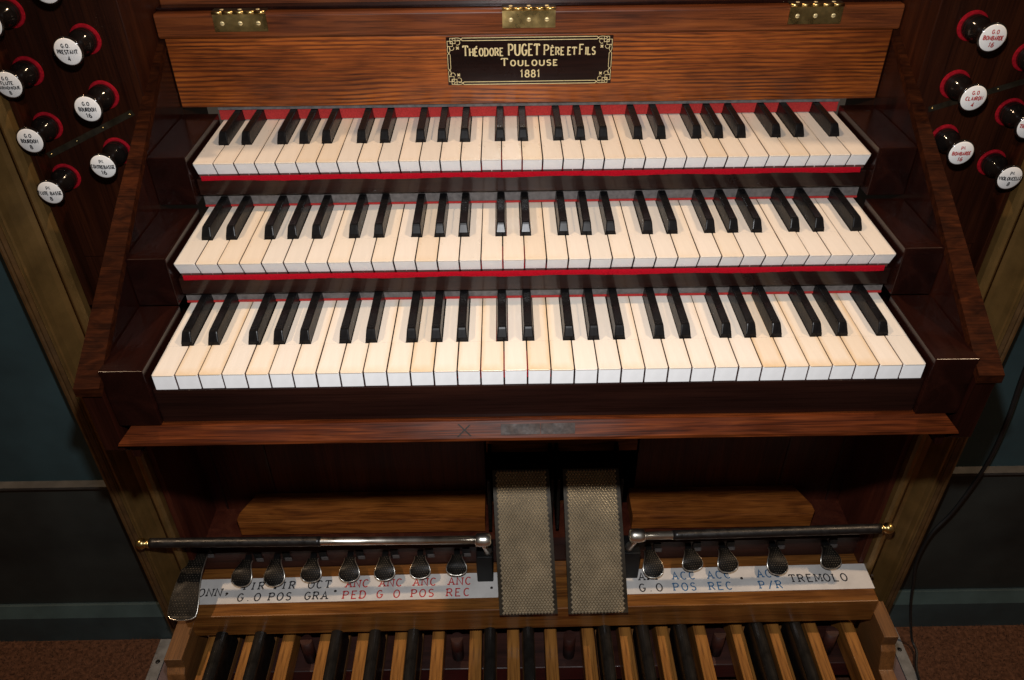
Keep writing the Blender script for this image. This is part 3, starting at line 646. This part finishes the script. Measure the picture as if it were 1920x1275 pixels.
strip('white typed label strip reading ACC POS REC and TREMOLO on the toe board', .1640, .5850,
      [(pr_(1220), 'APP', 'G.O', 'ink'), (pr_(1283), 'ACC', 'POS', 'blueink'), (pr_(1349), 'ACC', 'REC', 'blueink'), (pr_(1442), 'ACC', 'P/R', 'blueink'), (pr_(1532), 'TREMOLO', None, 'ink')],
      [(pr_(1390), .236), (pr_(1634), .236)])

# ------------------------------------------------------------------ iron foot levers
def lever(nx, tx, ty, label, big=False):
    """spoon-shaped pedal: neck leaves the riser at nx, tip over the labels at (tx, ty)"""
    org = (nx, .284, -.640)
    t = thing('foot_lever', label, 'foot lever', org, 'iron combination levers over the toe board')
    if big: yn, zn, zt, prof = .280, -.612, -.640, [(0, .016), (.18, .017), (.36, .018), (.55, .0205), (.74, .0235), (.88, .0240), (.95, .0222), (.985, .0165), (1.0, .008)]
    else: yn, zn, zt, prof = .272, -.6265, -.642, [(0, .0088), (.10, .0087), (.22, .0098), (.38, .0128), (.52, .0156), (.66, .0172), (.78, .0168), (.88, .0142), (.95, .0100), (.985, .0054), (1.0, .0016)]
    A = Vector((nx, yn, zn + toe_tilt(nx))); B = Vector((tx, ty + (0 if big else .0035), zt + toe_tilt(tx)))
    ax = B - A; side = Vector((1, 0, 0)) - ax.normalized() * ax.normalized().x; side.normalize(); nrm = side.cross(ax.normalized()); nrm = nrm if nrm.z > 0 else -nrm
    def pt(s, u, l):
        bow = (.006 if not big else .010) * math.sin(math.pi * min(1, s * 1.05)) - .0012 * (u ** 2)
        return A + ax * s + nrm * (bow + l)
    b = MB(); nu = 8; vs = []; th = .0050
    def wd(s):
        for (s0, w0), (s1, w1) in zip(prof[:-1], prof[1:]):
            if s <= s1: return w0 + (w1 - w0) * (s - s0) / (s1 - s0)
        return prof[-1][1]
    S_ = [p[0] for p in prof]; S_ = sorted(set(S_ + [(a + b_) / 2 for a, b_ in zip(S_[:-1], S_[1:])]))
    cols = nu * 2 + 2; ring = []
    for s in S_:
        w = wd(s); row = [pt(s, k / nu * 2 - 1, 0) + side * (w * (k / nu * 2 - 1)) for k in range(nu + 1)]
        row2 = [pt(s, k / nu * 2 - 1, -th) + side * (w * .93 * (k / nu * 2 - 1)) for k in range(nu, -1, -1)]
        vs += row + row2
    n = cols; fs = [(i * n + k, i * n + (k + 1) % n, (i + 1) * n + (k + 1) % n, (i + 1) * n + k) for i in range(len(S_) - 1) for k in range(n)] + [tuple(range(n)), tuple((len(S_) - 1) * n + k for k in range(n))]
    b.add(vs, fs, False); plate = b.build('foot_plate', 'iron', t)
    rim = MB(); rim.tube([pt(s, 1, -.0020) + side * wd(s) for s in S_] + [pt(s, -1, -.0020) - side * wd(s) for s in reversed(S_)], .0013, 8); rim.build('rim', 'steel', plate)
    st = MB(); stp = .0041 if not big else .0048; L = ax.length; s = .04
    j = 0
    while s < .975:
        w = wd(s) - .0022; kk = int(w / stp)
        for k in range(-kk, kk + 1):
            c = pt(s, (k * stp) / max(wd(s), .001), 0) + side * (k * stp + (stp / 2 if j % 2 else 0)); r_ = .00085
            if abs(k * stp + (stp / 2 if j % 2 else 0)) > w: continue
            e1, e2 = side * r_, ax.normalized() * r_
            st.add([c + e1, c + e2, c - e1, c - e2, c + nrm * .0009], [(0, 1, 4), (1, 2, 4), (2, 3, 4), (3, 0, 4)], True)
        s += stp * .88 / L; j += 1
    st.build('studs', 'stud', plate)['kind'] = 'stuff'
    sh = MB(); sh.box(nx - .005, nx + .005, yn - .002, .2845, zn - .008 + toe_tilt(nx), zn - .001 + toe_tilt(nx)); sh.build('shank', 'blackmetal', t)
    sl = MB(); sl.box(nx + .009, nx + .022, .2815, .2843, zn - .016 + toe_tilt(nx), zn + .003 + toe_tilt(nx)); sl.build('slot_plate', 'blackmetal', t)
    tb_ = MB(); tb_.box(nx + .012, nx + .024, .2805, .2815, zn - .017 + toe_tilt(nx), zn - .009 + toe_tilt(nx)); tb_.build('felt_tab', 'grey', t)
for nx, tx, ty, word in ((-.4905, -.4955, .2259, 'G.O, nearest the big foot lever'), (-.4405, -.4364, .2248, 'TIR POS'), (-.3765, -.3752, .2312, 'OCT GRA'), (-.3120, -.3087, .2299, 'ANC PED'), (-.2515, -.2480, .2309, 'ANC G O'), (-.1900, -.1872, .2330, 'ANC POS'), (-.1260, -.1255, .2372, 'ANC REC')):
    lever(nx, tx, ty, 'small studded iron foot lever over the label ' + word)
for nx, tx, ty, word in ((.2085, .2122, .2231, 'G.O, beside the swell pedals'), (.2775, .2808, .2349, 'ACC POS'), (.3365, .3410, .2304, 'ACC REC'), (.4240, .4229, .2234, 'ACC P/R'), (.5155, .5168, .2325, 'TREMOLO')):
    lever(nx, tx, ty, 'small studded iron foot lever over the label ' + word)
lever(-.5740, -.5755, .1650, 'big shoe-shaped studded iron foot lever at the end of the toe board', True)

# ------------------------------------------------------------------ foot rails
YB = .225
def rail(label, xa, za, xb, zb, ball_x, ball_z, joint_x, joint_z, split):
    t = thing('foot_rail', label, 'foot rail', (joint_x, YB, joint_z))
    P = lambda f: (xa + (xb - xa) * f, YB, za + (zb - za) * f)
    b = MB(); b.tube([P(0), P(1)], .0066, 20); b.build('bar', 'steel', t)
    b = MB(); s = random.Random(3); n = 40
    b.tube([P(split[0] + (split[1] - split[0]) * i / n) for i in range(n + 1)], [.0080 + s.uniform(-.0002, .0002) for i in range(n + 1)], 18); b.build('sleeve', 'leather', t)
    d = 1 if ball_x > joint_x else -1
    b = MB(); pr = [(-.014, .0062), (-.012, .0076), (-.0105, .0076), (-.0095, .0052), (-.0085, .0060)] + [(-.0095 * math.cos(R(a)), max(.0095 * math.sin(R(a)), .0001)) for a in range(42, 181, 12)]
    b.lathe([(d * p, q) for p, q in pr], (ball_x, YB, ball_z), 'x', 20); b.build('ball_finial', 'brass', t)
    b = MB(); pr = [(-.013, .0072), (-.011, .0105), (-.004, .0112), (.004, .0112), (.011, .0098), (.013, .006)]
    b.lathe(pr, (joint_x, YB, joint_z), 'x', 20); b.build('knuckle_joint', 'steel', t)
    b = MB(); b.tube([(joint_x, YB + .004, joint_z - .006), (joint_x - d * .003, YB + .010, joint_z - .030), (joint_x - d * .006, YB + .020, joint_z - .050), (joint_x - d * .006, YB + .030, joint_z - .070)], [.006, .0052, .006, .008], 12); b.build('bracket', 'steel', t)
    b = MB(); b.box(joint_x - .014, joint_x + .014, YB + .016, YB + .056, ZT + .001 + toe_tilt(joint_x), joint_z - .066, .002); b.build('bracket_foot', 'blackmetal', t)
rail('steel foot rail half bound in black, over the levers of the ANC labels', -.6130, -.5276, -.0845, -.5326, -.6270, -.5290, -.0765, -.5328, (0.0, .52))
rail('black-sleeved foot rail over the ACC and TREMOLO levers', .1800, -.5297, .5640, -.5207, .5770, -.5195, .1730, -.5282, (.13, 1.0))

# ------------------------------------------------------------------ swell pedals
def swell(label, front, rear):
    (fx0, fx1), (rx0, rx1) = front, rear; yf, zf, yr, zr = .1672, -.6540, .3103, -.4618
    cx = (fx0 + fx1 + rx0 + rx1) / 4
    t = thing('swell_pedal', label, 'swell pedal', (cx, .30, -.62), 'swell pedals')
    F0, F1, R0, R1 = Vector((fx0, yf, zf)), Vector((fx1, yf, zf + .002)), Vector((rx0, yr, zr)), Vector((rx1, yr, zr))
    nrm = (F1 - F0).cross(R0 - F0).normalized(); nrm = nrm if nrm.z > 0 else -nrm
    def pt(u, s, l):
        return (F0 + (F1 - F0) * u) * (1 - s) + (R0 + (R1 - R0) * u) * s + nrm * (l + .006 * math.sin(math.pi * s))
    b = MB(); n = 10; vs = []
    for i in range(n + 1):
        s = i / n; vs += [pt(0, s, 0), pt(1, s, 0), pt(1, s, -.009), pt(0, s, -.009)]
    b.add(vs, [(i * 4 + k, i * 4 + (k + 1) % 4, (i + 1) * 4 + (k + 1) % 4, (i + 1) * 4 + k) for i in range(n) for k in range(4)] + [(0, 1, 2, 3), tuple(n * 4 + k for k in range(4))])
    tr_ = b.build('tread', 'tread_base', t)
    st = MB(); NU, NS = 16, 56
    for j in range(NS):
        for i in range(NU):
            u = .045 + .91 * (i + .5 + (.5 if j % 2 else 0)) / (NU + .5); s = (j + .7) / (NS + .6); du, ds = .42 / NU, .78 / NS
            st.add([pt(u - du, s, 0), pt(u, s - ds, 0), pt(u + du, s, 0), pt(u, s + ds, 0), pt(u, s, .0021)], [(0, 1, 4), (1, 2, 4), (2, 3, 4), (3, 0, 4)])
    st.build('tread_studs', 'tread', tr_)['kind'] = 'stuff'
    b = MB(); b.box(cx - .012, cx + .012, .262, .286, -.6600, -.5560, .002); b.build('post', 'blackmetal', t)
    b = MB(); b.tube([(rx0 - .008, .335, -.487), (rx1 + .008, .335, -.487)], .010, 14); b.build('pivot', 'blackmetal', t)
    for e, q in ((rx0 - .006, 0), (rx1 + .006, 1)):
        b = MB(); b.box(e - .003, e + .003, .300, .40, -.60, -.475, .0012); b.build('side_bracket', 'iron', t)
    return t
swell('bronze studded swell pedal beside the steel foot rail', (-.0518, .0443), (-.0605, .0328))
swell('bronze studded swell pedal with a chipped corner, beside the black-sleeved foot rail', (.0618, .1605), (.0557, .1482))

# ------------------------------------------------------------------ pedalboard
pbd = thing('pedalboard', 'oak pedalboard with black sharps below the toe board', 'pedalboard', (0, .1, -FL))
ZP = -.747
def pk_nat():
    b = MB(); w = .0107
    b.extrude([(-.40, ZP), (.205, ZP), (.212, ZP - .004), (.30, ZP - .012), (.30, ZP - .042), (-.40, ZP - .042)], 'x', -w, w, .0013); return b.mesh('natural_pedal', 'pedal', (0, 0, -FL))
def pk_shp():
    b = MB(); w = .0101; zt = ZP + .034; pr = [(-w, ZP - .03), (-w, zt - .007)] + [(-w * math.cos(R(a)), zt - .007 + .007 * math.sin(R(a))) for a in (25, 50, 75, 90, 105, 130, 155)] + [(w, zt - .007), (w, ZP - .03)]
    b.extrude(pr, 'y', .02, .206); b.cur = 0
    for i in range(len(b.sm)): b.sm[i] = False
    return b.mesh('sharp_pedal', 'pedsharp', (0, 0, -FL))
def pk_arm():
    b = MB(); b.box(-.0105, .0105, -.40, .30, ZP - .042, ZP - .032, .001); return b
PN, PS = pk_nat(), pk_shp()
XP0, PPITCH = -.5520, .06525
for i in range(18):
    o = bpy.data.objects.new('natural_pedal', PN); C.objects.link(o); o.parent = pbd; o.location = (XP0 + i * PPITCH, -.1 + random.uniform(-.001, .001), random.uniform(-.0012, .0008))
    if i % 7 in (0, 1, 3, 4, 5) and i < 17:
        o = bpy.data.objects.new('sharp_pedal', PS); C.objects.link(o); o.parent = pbd; o.location = (XP0 + (i + .5) * PPITCH - .0065 + .0026 * (i - 8.5) / 8.5, -.1, random.uniform(-.0012, .0008))
        b = MB(); b.box(-.0105, .0105, -.38, .29, ZP - .046, ZP - .0305, .001)
        me = b.mesh('sharp_arm', 'pblock', (0, 0, -FL)); a = bpy.data.objects.new('sharp_arm', me); C.objects.link(a); a.parent = o
    # guide post beside each pedal
for i in (3, 7, 10, 14, 17):
    x = XP0 + (i - .5) * PPITCH
    b = MB(); b.tube([(x, .185, -.80), (x, .185, -.742)], .0105, 14); b.build('guide_block', 'riser', pbd)
BX(-.590, .590, .160, .245, -.84, -.800, .002).build('cross_rail', 'riser', pbd)
BX(-.590, .590, -.45, .150, -FL + .001, -FL + .012).build('felt_bed', 'felt_old', pbd)
BX(-.590, .590, .246, .26, -FL + .001, -.72).build('rear_board', 'riser', pbd)
for sd, (a, b_, y0) in ((-1, (-.6040, -.5745, .125)), (1, (.5880, .6130, .145))):
    q = MB(); q.extrude([(y0, -.700), (.215, -.700), (.215, -FL), (-.45, -FL), (-.45, -.775), (y0 - .020, -.765), (y0 - .008, -.730), (y0, -.722)], 'x', a, b_, .0012); q.build('end_block', 'pblock', pbd)

# ------------------------------------------------------------------ edge strips on the floor, cable
for sd in (-1, 1):
    a, b_ = sorted((sd * .6905, sd * .7125)); q = MB(); q.box(a, b_, -.5, .284, -FL + .0005, -FL + .0035, .0008)
    o = tag(q.build('carpet_edge_strip', 'zinc', None, (sd * .70, .1, -FL)), 'grey metal carpet edge strip screwed down ' + ('below the big foot lever' if sd < 0 else 'beside the black cable'), 'edge strip', 'carpet edge strips')
    for y in (.236, .10, -.1): s = MB(); s.lathe([(.0035, .0045), (.0045, .0035), (.0048, .001)], (sd * .7015, y, -FL), 'z', 12); s.build('screw', 'blackmetal', o)
    a, b_ = sorted((sd * .606, sd * .6895)); q = MB(); q.box(a, b_, -.5, .284, -FL + .0005, -FL + .0022)
    tag(q.build('floor_strip', 'mauve', None, (sd * .65, .1, -FL)), kind='structure')
pts = [(.700, .268, .05), (.708, .270, -.10), (.7145, .270, -.2382), (.7235, .270, -.33), (.7244, .270, -.4233), (.7077, .270, -.5293), (.6840, .266, -.5860), (.6772, .262, -.6534), (.6905, .262, -.7200), (.7060, .262, -.7900), (.7260, .250, -.868), (.7290, .228, -.879), (.7160, .195, -.8815), (.7110, .150, -.8815), (.7140, .05, -.8815), (.7300, -.10, -.8815)]
def smooth(p, n=8):
    out = []; V = [Vector(q) for q in p]
    for i in range(len(V) - 1):
        a, b_, c, d = V[max(i - 1, 0)], V[i], V[i + 1], V[min(i + 2, len(V) - 1)]
        for k in range(n):
            t = k / n; out.append(.5 * ((2 * b_) + (c - a) * t + (2 * a - 5 * b_ + 4 * c - d) * t * t + (3 * b_ - a - 3 * c + d) * t ** 3))
    return out + [V[-1]]
cb = MB(); n_ = len(smooth(pts)); cb.tube(smooth(pts), [.0042 - .0018 * min(1, i / (n_ * .45)) for i in range(n_)], 10)
tag(cb.build('power_cable', 'rubber', None, (.72, .27, -FL)), 'thin black cable hanging down the teal wall beside the gilt moulding', 'cable')

for o in list(bpy.data.objects):
    if '_o' in o.keys(): del o['_o']
